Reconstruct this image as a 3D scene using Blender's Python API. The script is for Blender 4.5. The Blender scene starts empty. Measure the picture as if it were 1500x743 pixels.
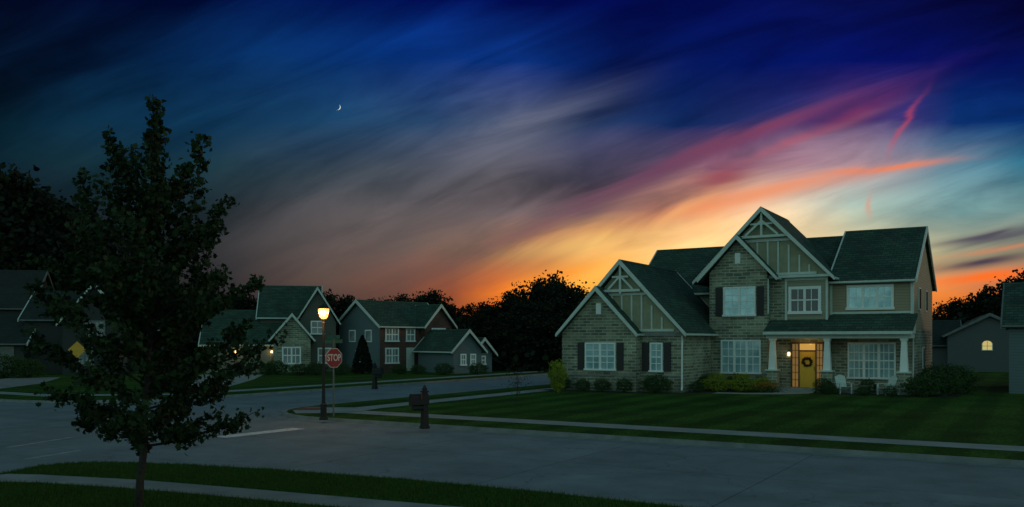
import bpy, bmesh, math, random
import numpy as np
from mathutils import Vector
random.seed(7); rng=np.random.default_rng(11)
D=bpy.data; scene=bpy.context.scene; COL=scene.collection
ANG=math.radians(31); CA,SA=math.cos(ANG),math.sin(ANG)
F,CX,HZ,EYE=1280.0,750.0,498.0,3.0
def lin(c):
    c=c/255.0
    return c/12.92 if c<=0.04045 else ((c+0.055)/1.055)**2.4
def srgb(r,g,b): return (lin(r),lin(g),lin(b),1.0)
def uv(u,v): return (u*CA+v*SA, -u*SA+v*CA)          # street frame -> world
def site(px,py,z=0.0):                                 # surveyed ground point
    Y=F*(EYE-z)/(py-HZ); return ((px-CX)/F*Y, Y)
def atdist(px,Y): return ((px-CX)/F*Y, Y)
def hgt(py,Y): return EYE+(HZ-py)*Y/F

# ------------------------------------------------------------ materials
def newmat(name):
    m=D.materials.new(name); m.use_nodes=True
    return m,m.node_tree,m.node_tree.nodes['Principled BSDF']
def N(nt,t,**k):
    n=nt.nodes.new(t)
    for a,b in k.items(): setattr(n,a,b)
    return n
def ramp(nt,stops):
    r=N(nt,'ShaderNodeValToRGB'); e=r.color_ramp.elements
    e[0].position=stops[0][0]; e[0].color=stops[0][1]
    e[1].position=stops[-1][0]; e[1].color=stops[-1][1]
    for p,c in stops[1:-1]:
        x=e.new(p); x.color=c
    return r
def c4(c): return (c[0],c[1],c[2],1.0)
def mat(name,c1,c2=None,scale=4.0,rough=0.8,bump=0.0,bscale=None,emit=None,es=0.0,metal=0.0,detail=6.0):
    m,nt,b=newmat(name); c2=c2 or tuple(x*0.75 for x in c1[:3])
    tc=N(nt,'ShaderNodeTexCoord'); no=N(nt,'ShaderNodeTexNoise'); no.inputs['Scale'].default_value=scale; no.inputs['Detail'].default_value=detail
    nt.links.new(tc.outputs['Object'],no.inputs['Vector'])
    r=ramp(nt,[(0.3,c4(c1)),(0.7,c4(c2))]); nt.links.new(no.outputs['Fac'],r.inputs['Fac'])
    nt.links.new(r.outputs['Color'],b.inputs['Base Color'])
    b.inputs['Roughness'].default_value=rough; b.inputs['Metallic'].default_value=metal
    if bump:
        n2=N(nt,'ShaderNodeTexNoise'); n2.inputs['Scale'].default_value=bscale or scale*8; n2.inputs['Detail'].default_value=4
        nt.links.new(tc.outputs['Object'],n2.inputs['Vector'])
        bp=N(nt,'ShaderNodeBump'); bp.inputs['Strength'].default_value=bump; bp.inputs['Distance'].default_value=0.05
        nt.links.new(n2.outputs['Fac'],bp.inputs['Height']); nt.links.new(bp.outputs['Normal'],b.inputs['Normal'])
    if emit:
        b.inputs['Emission Color'].default_value=c4(emit); b.inputs['Emission Strength'].default_value=es
    return m
def brickmat(name,c1,c2,mort,bw,bh,ms,mode='xy',rough=0.85,bump=0.5,noisemix=0.5):
    m,nt,b=newmat(name); tc=N(nt,'ShaderNodeTexCoord'); s=N(nt,'ShaderNodeSeparateXYZ'); nt.links.new(tc.outputs['Object'],s.inputs[0])
    cb=N(nt,'ShaderNodeCombineXYZ')
    if mode=='xy':
        a=N(nt,'ShaderNodeMath',operation='ADD'); nt.links.new(s.outputs[0],a.inputs[0]); nt.links.new(s.outputs[1],a.inputs[1]); nt.links.new(a.outputs[0],cb.inputs[0])
    else: nt.links.new(s.outputs[0 if mode=='x' else 1],cb.inputs[0])
    nt.links.new(s.outputs[2],cb.inputs[1])
    br=N(nt,'ShaderNodeTexBrick'); nt.links.new(cb.outputs[0],br.inputs['Vector'])
    br.inputs['Scale'].default_value=1.0; br.inputs['Brick Width'].default_value=bw; br.inputs['Row Height'].default_value=bh
    br.inputs['Mortar Size'].default_value=ms; br.inputs['Color1'].default_value=c4(c1); br.inputs['Color2'].default_value=c4(c2); br.inputs['Mortar'].default_value=c4(mort)
    no=N(nt,'ShaderNodeTexNoise'); no.inputs['Scale'].default_value=0.7; no.inputs['Detail'].default_value=8; nt.links.new(tc.outputs['Object'],no.inputs['Vector'])
    r=ramp(nt,[(0.25,(1-noisemix,)*3+(1,)),(0.75,(1+noisemix*0.6,)*3+(1,))]); nt.links.new(no.outputs['Fac'],r.inputs['Fac'])
    mx=N(nt,'ShaderNodeMix',data_type='RGBA',blend_type='MULTIPLY'); mx.inputs[0].default_value=1
    nt.links.new(br.outputs['Color'],mx.inputs[6]); nt.links.new(r.outputs['Color'],mx.inputs[7]); nt.links.new(mx.outputs[2],b.inputs['Base Color'])
    bp=N(nt,'ShaderNodeBump'); bp.inputs['Strength'].default_value=bump; bp.inputs['Distance'].default_value=0.02; bp.invert=True
    nt.links.new(br.outputs['Fac'],bp.inputs['Height']); nt.links.new(bp.outputs['Normal'],b.inputs['Normal'])
    b.inputs['Roughness'].default_value=rough
    return m
def sidingmat(name,c,step=0.16):
    m,nt,b=newmat(name); tc=N(nt,'ShaderNodeTexCoord'); s=N(nt,'ShaderNodeSeparateXYZ'); nt.links.new(tc.outputs['Object'],s.inputs[0])
    d=N(nt,'ShaderNodeMath',operation='DIVIDE'); d.inputs[1].default_value=step; nt.links.new(s.outputs[2],d.inputs[0])
    f=N(nt,'ShaderNodeMath',operation='FRACT'); nt.links.new(d.outputs[0],f.inputs[0])
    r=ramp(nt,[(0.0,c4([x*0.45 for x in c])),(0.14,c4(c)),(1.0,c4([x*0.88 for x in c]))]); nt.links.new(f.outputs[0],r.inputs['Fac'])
    nt.links.new(r.outputs['Color'],b.inputs['Base Color']); b.inputs['Roughness'].default_value=0.7
    bp=N(nt,'ShaderNodeBump'); bp.inputs['Strength'].default_value=0.6; bp.inputs['Distance'].default_value=0.02; bp.invert=True
    nt.links.new(f.outputs[0],bp.inputs['Height']); nt.links.new(bp.outputs['Normal'],b.inputs['Normal'])
    return m
def leafmat(name,ca,cb):
    m,nt,b=newmat(name); g=N(nt,'ShaderNodeNewGeometry')
    r=ramp(nt,[(0.0,c4(ca)),(1.0,c4(cb))]); nt.links.new(g.outputs['Random Per Island'],r.inputs['Fac'])
    nt.links.new(r.outputs['Color'],b.inputs['Base Color']); b.inputs['Roughness'].default_value=0.65
    b.inputs['Specular IOR Level'].default_value=0.2
    tr=N(nt,'ShaderNodeBsdfTranslucent'); nt.links.new(r.outputs['Color'],tr.inputs['Color'])
    mx=N(nt,'ShaderNodeMixShader'); mx.inputs[0].default_value=0.2
    nt.links.new(b.outputs[0],mx.inputs[1]); nt.links.new(tr.outputs[0],mx.inputs[2]); nt.links.new(mx.outputs[0],nt.nodes['Material Output'].inputs['Surface'])
    return m
M={}
M['brick']=brickmat('brick_tan',(0.34,0.35,0.24),(0.11,0.13,0.095),(0.42,0.45,0.36),0.50,0.17,0.024,noisemix=0.6)
M['redbrick']=brickmat('brick_red',(0.15,0.055,0.042),(0.09,0.04,0.036),(0.15,0.12,0.10),0.4,0.13,0.015)
M['shx']=brickmat('shingle_along',(0.046,0.100,0.066),(0.022,0.056,0.040),(0.010,0.024,0.018),0.40,0.15,0.016,'x',0.9,0.6,0.4)
M['shy']=brickmat('shingle_across',(0.046,0.100,0.066),(0.022,0.056,0.040),(0.010,0.024,0.018),0.40,0.15,0.016,'y',0.9,0.6,0.4)
M['shkx']=brickmat('shingle_dark_along',(0.018,0.032,0.028),(0.010,0.020,0.018),(0.006,0.010,0.009),0.40,0.15,0.016,'x',0.9,0.6,0.4)
M['shky']=brickmat('shingle_dark_across',(0.018,0.032,0.028),(0.010,0.020,0.018),(0.006,0.010,0.009),0.40,0.15,0.016,'y',0.9,0.6,0.4)
M['siding']=sidingmat('siding_tan',(0.33,0.34,0.24))
M['sidingo']=sidingmat('siding_sunset_lit',(0.36,0.30,0.20))  # tan siding with the orange of sunset light mixed into its colour
M['sidingg']=sidingmat('siding_grey',(0.09,0.11,0.115))
M['sidingk']=sidingmat('siding_charcoal',(0.022,0.030,0.030))
M['sidingb']=sidingmat('siding_blue_grey',(0.12,0.17,0.185))
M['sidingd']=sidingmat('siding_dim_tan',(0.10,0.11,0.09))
M['stucco']=mat('stucco_tan',(0.35,0.36,0.24),(0.29,0.30,0.20),3,0.85,0.2)
M['white']=mat('trim_paint',(0.62,0.71,0.66),(0.52,0.61,0.56),3,0.5)
M['dimtrim']=mat('dark_trim_paint',(0.16,0.19,0.18),(0.11,0.13,0.13),3,0.6)  # trim paint in a darker grey tone
M['wwhite']=mat('window_white_paint',(0.88,0.92,0.90),(0.80,0.85,0.83),3,0.45)
M['shutter']=mat('shutter_dark',(0.02,0.02,0.025),(0.03,0.03,0.03),5,0.6)
M['casing']=mat('door_casing_brown',(0.09,0.06,0.035),(0.07,0.045,0.028),5,0.6)
M['black']=mat('black_metal',(0.006,0.007,0.008),(0.010,0.011,0.012),8,0.75)
M['steel']=mat('galvanised_steel',(0.14,0.16,0.16),(0.10,0.11,0.11),8,0.5,metal=0.5)
M['bark']=mat('bark',(0.05,0.04,0.03),(0.02,0.017,0.014),14,0.9,0.6,40)
M['concrete']=mat('sidewalk_concrete',(0.30,0.33,0.32),(0.20,0.225,0.22),1.3,0.85,0.25,30)
M['kerb']=mat('kerb_concrete',(0.25,0.27,0.27),(0.15,0.17,0.17),1.7,0.85,0.2,30)
M['mulch']=mat('mulch',(0.035,0.025,0.018),(0.015,0.012,0.01),10,0.95,0.8,30)
M['paint']=mat('road_paint',(0.80,0.82,0.80),(0.45,0.48,0.47),5,0.7)
M['paintd']=mat('worn_road_paint',(0.42,0.45,0.44),(0.22,0.25,0.25),4,0.7)
M['pad']=mat('tactile_brick_red',(0.22,0.08,0.05),(0.16,0.06,0.04),6,0.8,0.4,60)
M['leaf']=leafmat('maple_leaf',(0.010,0.026,0.010),(0.038,0.070,0.025))
M['leafd']=leafmat('wood_leaf',(0.006,0.013,0.007),(0.018,0.032,0.014))
M['leafs']=leafmat('shrub_leaf',(0.02,0.05,0.015),(0.06,0.12,0.035))
M['leafy']=leafmat('lime_and_lit_leaf',(0.14,0.20,0.02),(0.36,0.42,0.05))  # lime foliage; its brightness also paints the lamplit look of the corner shrub
M['grass']=leafmat('grass_blade',(0.02,0.06,0.010),(0.065,0.14,0.02))
M['petal']=leafmat('flower_petal',(0.4,0.04,0.02),(0.5,0.25,0.03))
M['yellow']=mat('sign_yellow',(0.75,0.42,0.03),(0.6,0.33,0.03),3,0.5)
M['red']=mat('sign_red',(0.26,0.010,0.015),(0.21,0.008,0.012),3,0.5)
M['green']=mat('sign_green',(0.01,0.10,0.06),(0.01,0.08,0.05),3,0.4)
M['signw']=mat('sign_white',(0.58,0.59,0.59),(0.52,0.53,0.53),3,0.5)
M['door']=mat('door_yellow',(0.85,0.52,0.04),(0.78,0.45,0.03),2,0.5)
M['wreath']=leafmat('wreath_leaf',(0.06,0.015,0.01),(0.12,0.05,0.02))
M['lamp']=mat('lamp_glow',(1,0.5,0.2),(1,0.5,0.2),2,0.4,emit=(1.0,0.34,0.06),es=4.5)
M['bulb']=mat('bulb_glow',(1,0.7,0.4),(1,0.7,0.4),2,0.4,emit=(1.0,0.55,0.20),es=9)
M['walllamp']=mat('wall_lamp_glow',(1,0.8,0.5),(1,0.8,0.5),2,0.4,emit=(1.0,0.70,0.34),es=3.5)
M['warmglass']=mat('amber_glass',(0.06,0.03,0.01),(0.03,0.02,0.01),9,0.2,emit=(1.0,0.52,0.10),es=0.55)
M['sideglass']=mat('amber_side_glass',(0.06,0.04,0.02),(0.03,0.025,0.02),5,0.15,emit=(1.0,0.55,0.14),es=0.17)
M['moon']=mat('moon_glow',(1,1,0.9),(1,1,0.9),2,0.5,emit=(1,0.95,0.8),es=0.7)
M['garage']=mat('garage_door_cream',(0.20,0.20,0.16),(0.16,0.16,0.13),2,0.6)
M['litpane']=mat('lit_pane',(0.6,0.5,0.2),(0.5,0.4,0.2),6,0.3,emit=(1.0,0.75,0.25),es=0.5)
def glassmat(name,ca,cb,rough=0.12,s=0.9,metal=0.0):
    m=mat(name,ca,cb,s,rough,metal=metal); m.node_tree.nodes['Principled BSDF'].inputs['Specular IOR Level'].default_value=0.8; return m
M['glass']=glassmat('painted_sky_curtain_glass',(0.54,0.80,0.86),(0.22,0.42,0.48),0.08,1.5,0.3)  # pane colour mixes pale curtains with a painted twilight sky reflection
M['glassd']=glassmat('dark_glass',(0.03,0.04,0.045),(0.06,0.08,0.09))
M['glassf']=glassmat('far_glass',(0.12,0.15,0.16),(0.34,0.40,0.40))

def lawn_mat():
    m,nt,b=newmat('lawn'); tc=N(nt,'ShaderNodeTexCoord')
    def noise(s,d=6):
        n=N(nt,'ShaderNodeTexNoise'); n.inputs['Scale'].default_value=s; n.inputs['Detail'].default_value=d; nt.links.new(tc.outputs['Object'],n.inputs['Vector']); return n
    n1=noise(9,9); r1=ramp(nt,[(0.3,(0.010,0.042,0.005,1)),(0.5,(0.032,0.088,0.012,1)),(0.72,(0.068,0.138,0.022,1))]); nt.links.new(n1.outputs['Fac'],r1.inputs['Fac'])
    n2=noise(0.35,5); r2=ramp(nt,[(0.3,(0.6,0.6,0.6,1)),(0.7,(1.3,1.25,1.1,1))]); nt.links.new(n2.outputs['Fac'],r2.inputs['Fac'])
    mx=N(nt,'ShaderNodeMix',data_type='RGBA',blend_type='MULTIPLY'); mx.inputs[0].default_value=1
    nt.links.new(r1.outputs['Color'],mx.inputs[6]); nt.links.new(r2.outputs['Color'],mx.inputs[7])
    mp=N(nt,'ShaderNodeMapping'); mp.inputs['Rotation'].default_value=(0,0,math.radians(31)); nt.links.new(tc.outputs['Object'],mp.inputs['Vector'])
    w=N(nt,'ShaderNodeTexWave'); w.inputs['Scale'].default_value=0.16; w.inputs['Distortion'].default_value=1.2; w.inputs['Detail'].default_value=3; w.inputs['Detail Scale'].default_value=4; nt.links.new(mp.outputs[0],w.inputs['Vector'])
    r3=ramp(nt,[(0.32,(0.76,0.79,0.76,1)),(0.68,(1.2,1.18,1.16,1))]); nt.links.new(w.outputs['Fac'],r3.inputs['Fac'])
    m2=N(nt,'ShaderNodeMix',data_type='RGBA',blend_type='MULTIPLY'); m2.inputs[0].default_value=1
    nt.links.new(mx.outputs[2],m2.inputs[6]); nt.links.new(r3.outputs['Color'],m2.inputs[7]); nt.links.new(m2.outputs[2],b.inputs['Base Color'])
    b.inputs['Roughness'].default_value=0.95; b.inputs['Specular IOR Level'].default_value=0.1
    n3=noise(18,5); bp=N(nt,'ShaderNodeBump'); bp.inputs['Strength'].default_value=0.9; bp.inputs['Distance'].default_value=0.08
    nt.links.new(n3.outputs['Fac'],bp.inputs['Height']); nt.links.new(bp.outputs['Normal'],b.inputs['Normal'])
    return m
M['lawn']=lawn_mat()
def road_mat():
    m,nt,b=newmat('road_concrete'); tc=N(nt,'ShaderNodeTexCoord'); mp=N(nt,'ShaderNodeMapping'); mp.inputs['Rotation'].default_value=(0,0,ANG); nt.links.new(tc.outputs['Object'],mp.inputs['Vector'])
    br=N(nt,'ShaderNodeTexBrick'); br.offset=0; nt.links.new(mp.outputs[0],br.inputs['Vector']); br.inputs['Scale'].default_value=1; br.inputs['Brick Width'].default_value=5.0; br.inputs['Row Height'].default_value=4.75
    br.inputs['Mortar Size'].default_value=0.018; br.inputs['Color1'].default_value=(0.185,0.235,0.25,1); br.inputs['Color2'].default_value=(0.165,0.21,0.225,1); br.inputs['Mortar'].default_value=(0.09,0.11,0.12,1)
    n1=N(nt,'ShaderNodeTexNoise'); n1.inputs['Scale'].default_value=0.5; n1.inputs['Detail'].default_value=9; n1.inputs['Roughness'].default_value=0.72; nt.links.new(mp.outputs[0],n1.inputs['Vector'])
    r=ramp(nt,[(0.3,(0.66,0.66,0.66,1)),(0.7,(1.25,1.25,1.25,1))]); nt.links.new(n1.outputs['Fac'],r.inputs['Fac'])
    mx=N(nt,'ShaderNodeMix',data_type='RGBA',blend_type='MULTIPLY'); mx.inputs[0].default_value=1
    nt.links.new(br.outputs['Color'],mx.inputs[6]); nt.links.new(r.outputs['Color'],mx.inputs[7])
    vo=N(nt,'ShaderNodeTexVoronoi',feature='DISTANCE_TO_EDGE'); vo.inputs['Scale'].default_value=0.16
    nd=N(nt,'ShaderNodeTexNoise'); nd.inputs['Scale'].default_value=0.8; nd.inputs['Detail'].default_value=6; nt.links.new(tc.outputs['Object'],nd.inputs['Vector'])
    vm_=N(nt,'ShaderNodeVectorMath',operation='MULTIPLY_ADD'); vm_.inputs[1].default_value=(2.5,2.5,2.5)
    nt.links.new(nd.outputs['Color'],vm_.inputs[0]); nt.links.new(tc.outputs['Object'],vm_.inputs[2]); nt.links.new(vm_.outputs[0],vo.inputs['Vector'])
    rc=ramp(nt,[(0.0,(0.62,0.62,0.62,1)),(0.006,(1,1,1,1))]); nt.links.new(vo.outputs['Distance'],rc.inputs['Fac'])
    m2=N(nt,'ShaderNodeMix',data_type='RGBA',blend_type='MULTIPLY'); m2.inputs[0].default_value=1; nt.links.new(mx.outputs[2],m2.inputs[6]); nt.links.new(rc.outputs['Color'],m2.inputs[7])
    nt.links.new(m2.outputs[2],b.inputs['Base Color']); b.inputs['Roughness'].default_value=0.8
    n2=N(nt,'ShaderNodeTexNoise'); n2.inputs['Scale'].default_value=60; bp=N(nt,'ShaderNodeBump'); bp.inputs['Strength'].default_value=0.3; bp.inputs['Distance'].default_value=0.01
    nt.links.new(tc.outputs['Object'],n2.inputs['Vector']); nt.links.new(n2.outputs['Fac'],bp.inputs['Height']); nt.links.new(bp.outputs['Normal'],b.inputs['Normal'])
    return m
M['road']=road_mat()

# ------------------------------------------------------------ object helpers
HC={}
def empty(name,label,category,loc,rot=0.0,group=None):
    e=D.objects.new(name,None); e.empty_display_size=0.3; e.location=(loc[0],loc[1],loc[2] if len(loc)>2 else 0); e.rotation_euler=(0,0,rot); COL.objects.link(e)
    e['label']=label; e['category']=category
    if group: e['group']=group
    HC[e.name]=Vector((0,0,0)); return e
class Geo:
    def __init__(s): s.v=[]; s.f=[]
    def box(s,x0,x1,y0,y1,z0,z1):
        n=len(s.v); s.v+=[(x0,y0,z0),(x1,y0,z0),(x1,y1,z0),(x0,y1,z0),(x0,y0,z1),(x1,y0,z1),(x1,y1,z1),(x0,y1,z1)]
        s.f+=[(n,n+3,n+2,n+1),(n+4,n+5,n+6,n+7),(n,n+1,n+5,n+4),(n+1,n+2,n+6,n+5),(n+2,n+3,n+7,n+6),(n+3,n,n+4,n+7)]; return s
    def loft(s,a,b):
        n=len(s.v); k=len(a); s.v+=list(a)+list(b)
        s.f.append(tuple(range(n,n+k))); s.f.append(tuple(range(n+2*k-1,n+k-1,-1)))
        for i in range(k): j=(i+1)%k; s.f.append((n+i,n+k+i,n+k+j,n+j))
        return s
    def py(s,prof,y0,y1): return s.loft([(x,y0,z) for x,z in prof],[(x,y1,z) for x,z in prof])
    def px(s,prof,x0,x1): return s.loft([(x0,y,z) for y,z in prof],[(x1,y,z) for y,z in prof])
    def taper(s,cx,cy,h0,h1,z0,z1):
        q=lambda h:[(-h,-h),(h,-h),(h,h),(-h,h)]
        return s.loft([(cx+a,cy+b,z0) for a,b in q(h0)],[(cx+a,cy+b,z1) for a,b in q(h1)])
    def bar(s,x0,z0,x1,z1,w,y0,y1):
        L=math.hypot(x1-x0,z1-z0); nx,nz=-(z1-z0)/L*w/2,(x1-x0)/L*w/2
        return s.py([(x0-nx,z0-nz),(x1-nx,z1-nz),(x1+nx,z1+nz),(x0+nx,z0+nz)],y0,y1)
    def tube(s,pts,rad,n=7):
        rings=[]
        for i,p in enumerate(pts):
            p=Vector(p); a=Vector(pts[max(i-1,0)]); b=Vector(pts[min(i+1,len(pts)-1)]); d=(b-a).normalized()
            x=d.cross(Vector((0.3,1,0.2))).normalized(); y=d.cross(x)
            base=len(s.v)
            for k in range(n):
                t=2*math.pi*k/n; s.v.append(tuple(p+(x*math.cos(t)+y*math.sin(t))*rad[i]))
            rings.append(base)
        for a,b in zip(rings,rings[1:]):
            for k in range(n): j=(k+1)%n; s.f.append((a+k,a+j,b+j,b+k))
        s.f.append(tuple(range(rings[0]+n-1,rings[0]-1,-1))); s.f.append(tuple(range(rings[-1],rings[-1]+n))); return s
    def lathe(s,cx,cy,prof,n=12): # prof: (r,z)
        base=len(s.v)
        for r,z in prof:
            for k in range(n):
                t=2*math.pi*k/n; s.v.append((cx+r*math.cos(t),cy+r*math.sin(t),z))
        for i in range(len(prof)-1):
            for k in range(n): j=(k+1)%n; s.f.append((base+i*n+k,base+i*n+j,base+(i+1)*n+j,base+(i+1)*n+k))
        s.f.append(tuple(range(base+n-1,base-1,-1))); e=base+(len(prof)-1)*n; s.f.append(tuple(range(e,e+n))); return s
    def obj(s,name,m,parent=None,smooth=False,**props):
        c=Vector((sum(p[0] for p in s.v),sum(p[1] for p in s.v),sum(p[2] for p in s.v)))/len(s.v)
        me=D.meshes.new(name); me.from_pydata([tuple(Vector(p)-c) for p in s.v],[],s.f)
        bm=bmesh.new(); bm.from_mesh(me); bmesh.ops.recalc_face_normals(bm,faces=bm.faces); bm.to_mesh(me); bm.free()
        if smooth:
            for p in me.polygons: p.use_smooth=True
        me.materials.append(M[m] if isinstance(m,str) else m)
        o=D.objects.new(name,me); COL.objects.link(o); HC[o.name]=c.copy()
        if parent: o.parent=parent; o.location=c-HC.get(parent.name,Vector((0,0,0)))
        else: o.location=c
        for k,v in props.items(): o[k]=v
        return o
def copy_thing(root,loc,rot=0,scale=(1,1,1),label=None,group=None):
    def rec(o,par):
        n=o.copy(); COL.objects.link(n)
        if par is not None: n.parent=par; n.matrix_parent_inverse=o.matrix_parent_inverse.copy()
        for c in list(o.children): rec(c,n)
        return n
    r=rec(root,None); r.location=(loc[0],loc[1],loc[2] if len(loc)>2 else 0.12); r.rotation_euler=(0,0,rot); r.scale=scale
    if label: r['label']=label
    if group: r['group']=group
    return r

# ------------------------------------------------------------ building helpers
def roof(parent,axis,c,half,zl,zr,e0,e1,th=0.16,trim=(True,True),eave=True,name='roof',sh='sh',tm='white'):
    """axis 'y': ridge runs along local y, centred x=c ; 'x': along x centred y=c"""
    prof=[(c-half,zl),(c,zr),(c+half,zl),(c+half,zl-th),(c,zr-th*1.3),(c-half,zl-th)]
    g=Geo(); (g.py if axis=='y' else g.px)(prof,e0,e1)
    r=g.obj(name,sh+('y' if axis=='y' else 'x'),parent)
    up=0.025; d=0.19
    tp=[(c-half-0.03,zl+up),(c,zr+up+0.01),(c+half+0.03,zl+up),(c+half+0.03,zl-d),(c,zr-d*1.4),(c-half-0.03,zl-d)]
    for on,a,b in ((trim[0],e0-0.05,e0+0.03),(trim[1],e1-0.03,e1+0.05)):
        if on:
            t=Geo(); (t.py if axis=='y' else t.px)(tp,a,b); t.obj('rake_board',tm,r)
    if eave:
        for sx in (-1,1):
            a=c+sx*(half+0.005); q=[(a,zl-0.15),(a,zl-0.01),(a+sx*0.1,zl-0.01),(a+sx*0.1,zl-0.11)]
            t=Geo(); (t.py if axis=='y' else t.px)(q,e0+0.035,e1-0.035); t.obj('gutter',tm,r)
    k=Geo(); kp=[(c-0.14,zr-0.09),(c,zr+0.03),(c+0.14,zr-0.09),(c+0.14,zr-0.14),(c,zr-0.03),(c-0.14,zr-0.14)]
    (k.py if axis=='y' else k.px)(kp,e0+0.035,e1-0.035); k.obj('ridge_cap',sh+('y' if axis=='x' else 'x'),r)
    return r
def window(parent,x0,x1,z0,z1,y,bays=1,cols=2,rows=2,glass='glass',shut=False,fw=0.09,mw=0.042,m_='wwhite'):
    g=Geo(); g.box(x0,x1,y-0.07,y+0.02,z1-fw,z1).box(x0-0.05,x1+0.05,y-0.12,y+0.02,z0-0.03,z0+fw-0.02)
    g.box(x0,x0+fw,y-0.07,y+0.02,z0+fw-0.02,z1-fw).box(x1-fw,x1,y-0.07,y+0.02,z0+fw-0.02,z1-fw)
    bw=(x1-x0-2*fw)/bays
    for i in range(1,bays): xx=x0+fw+bw*i; g.box(xx-0.07,xx+0.07,y-0.068,y+0.018,z0+fw-0.02,z1-fw)
    w=g.obj('window',m_,parent)
    Geo().box(x0+fw-0.01,x1-fw+0.01,y-0.025,y-0.005,z0+fw-0.03,z1-fw+0.01).obj('glass',glass,w)
    m=Geo()
    for i in range(bays):
        a=x0+fw+bw*i; b=a+bw
        for k in range(1,cols): xx=a+(b-a)*k/cols; m.box(xx-mw/2,xx+mw/2,y-0.045,y-0.02,z0+fw-0.02,z1-fw)
        for k in range(1,rows):
            zz=z0+fw+(z1-z0-2*fw)*k/rows; ww=mw if k*2!=rows else mw*1.8; m.box(a,b,y-0.049,y-0.022,zz-ww/2,zz+ww/2)
    if m.v: m.obj('muntin',m_,w)
    if shut:
        for a,b in ((x0-0.47,x0-0.07),(x1+0.07,x1+0.47)):
            s=Geo().box(a,b,y-0.05,y+0.01,z0,z1)
            k=z0+0.1
            while k<z1-0.12: s.box(a+0.05,b-0.05,y-0.065,y-0.045,k,k+0.05); k+=0.1
            s.obj('shutter','shutter',parent)
    return w

# ------------------------------------------------------------ foliage
def scatter(name,cent,size,template,m,parent=None,flat=0.0,**props):
    n=len(cent); k=len(template); T=np.array(template,float)
    a=rng.normal(size=(n,3)); a[:,2]=np.abs(a[:,2])+flat; a/=np.linalg.norm(a,axis=1)[:,None]
    b=rng.normal(size=(n,3)); b-=a*np.sum(a*b,axis=1)[:,None]; b/=np.linalg.norm(b,axis=1)[:,None]
    c=np.cross(a,b); S=size[:,None,None]
    V=cent[:,None,:]+S*(T[None,:,0:1]*b[:,None,:]+T[None,:,1:2]*c[:,None,:]+T[None,:,2:3]*a[:,None,:])
    V=V.reshape(-1,3); me=D.meshes.new(name)
    me.vertices.add(n*k); me.vertices.foreach_set('co',V.astype(np.float32).ravel())
    me.loops.add(n*k); me.loops.foreach_set('vertex_index',np.arange(n*k,dtype=np.int32))
    me.polygons.add(n); me.polygons.foreach_set('loop_start',np.arange(0,n*k,k,dtype=np.int32))
    try: me.polygons.foreach_set('loop_total',np.full(n,k,dtype=np.int32))
    except Exception: pass
    me.update(calc_edges=True); me.validate(); me.materials.append(M[m])
    o=D.objects.new(name,me); COL.objects.link(o); HC[o.name]=Vector((0,0,0))
    if parent: o.parent=parent
    for q,w in props.items(): o[q]=w
    return o
MAPLE=[(0,-0.5,0),(0.22,-0.36,0.03),(0.52,-0.28,0.08),(0.34,-0.02,0.02),(0.42,0.24,0.06),(0.16,0.2,0),(0,0.6,-0.08),(-0.16,0.2,0),(-0.42,0.24,0.06),(-0.34,-0.02,0.02),(-0.52,-0.28,0.08),(-0.22,-0.36,0.03)]
DIAM=[(0,-0.5,0),(0.3,0,0.08),(0,0.5,0),(-0.3,0,0.08)]
CLUMP=[(0,-0.5,0),(0.35,-0.3,0.05),(0.3,0.15,-0.05),(0.1,0.5,0.05),(-0.2,0.3,0),(-0.42,-0.1,0.08)]

def wood_tree(seed,H=12.0,R=4.2,nl=7000,sparse=False,leaf='leafd',label='',low=0.12,lsize=0.40):
    global rng; rng=np.random.default_rng(seed); rr=random.Random(seed)
    e=empty('tree',label,'tree',(0,0,0)); g=Geo()
    top=[(0,0,0),(0.1,0.05,H*0.25),(-0.1,0.1,H*0.5),(0.1,-0.1,H*0.75),(0,0,H*0.93)]
    g.tube(top,[H*0.022,H*0.017,H*0.012,H*0.007,H*0.002],7)
    cl=[]
    nb=34 if not sparse else 26
    for i in range(nb):
        t=(i+0.5)/nb; z0=H*(low+0.02+0.72*t); th=i*2.4+rr.uniform(-.4,.4)
        prof=math.sin(math.pi*min(1,(t*0.8+0.2)))**0.6
        r=R*prof*rr.uniform(0.6,1.15)
        tip=Vector((math.cos(th)*r,math.sin(th)*r,min(H*0.97,z0+r*rr.uniform(0.15,0.75))))
        st=Vector((0,0,z0)); mid=st.lerp(tip,0.5)+Vector((0,0,-0.08*r))
        g.tube([st,mid,tip],[H*0.007*(1.2-t),H*0.004,H*0.001],5)
        for k in range(5):
            q=mid.lerp(tip,rr.uniform(0.0,1.15)) if k else tip
            q=q+Vector((rr.gauss(0,.5),rr.gauss(0,.5),rr.gauss(0,.4)))
            cl.append((q,rr.uniform(0.3,0.8)))
            if sparse or k<2: g.tube([mid.lerp(tip,0.4),q],[0.03,0.012],4)
    for k in range(6): cl.append((Vector((rr.gauss(0,.5),rr.gauss(0,.5),H*rr.uniform(0.85,0.98))),0.5))
    g.obj('trunk','bark',e)
    per=nl//len(cl); P=[]
    for q,s in cl:
        P.append(np.array(q)[None,:]+rng.normal(size=(per,3))*np.array([s,s,s*0.7]))
    P=np.concatenate(P); P[:,2]=np.maximum(P[:,2],0.2)
    scatter('crown',P,rng.uniform(0.6,1.25,len(P))*lsize,CLUMP,leaf,e)
    return e

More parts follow.
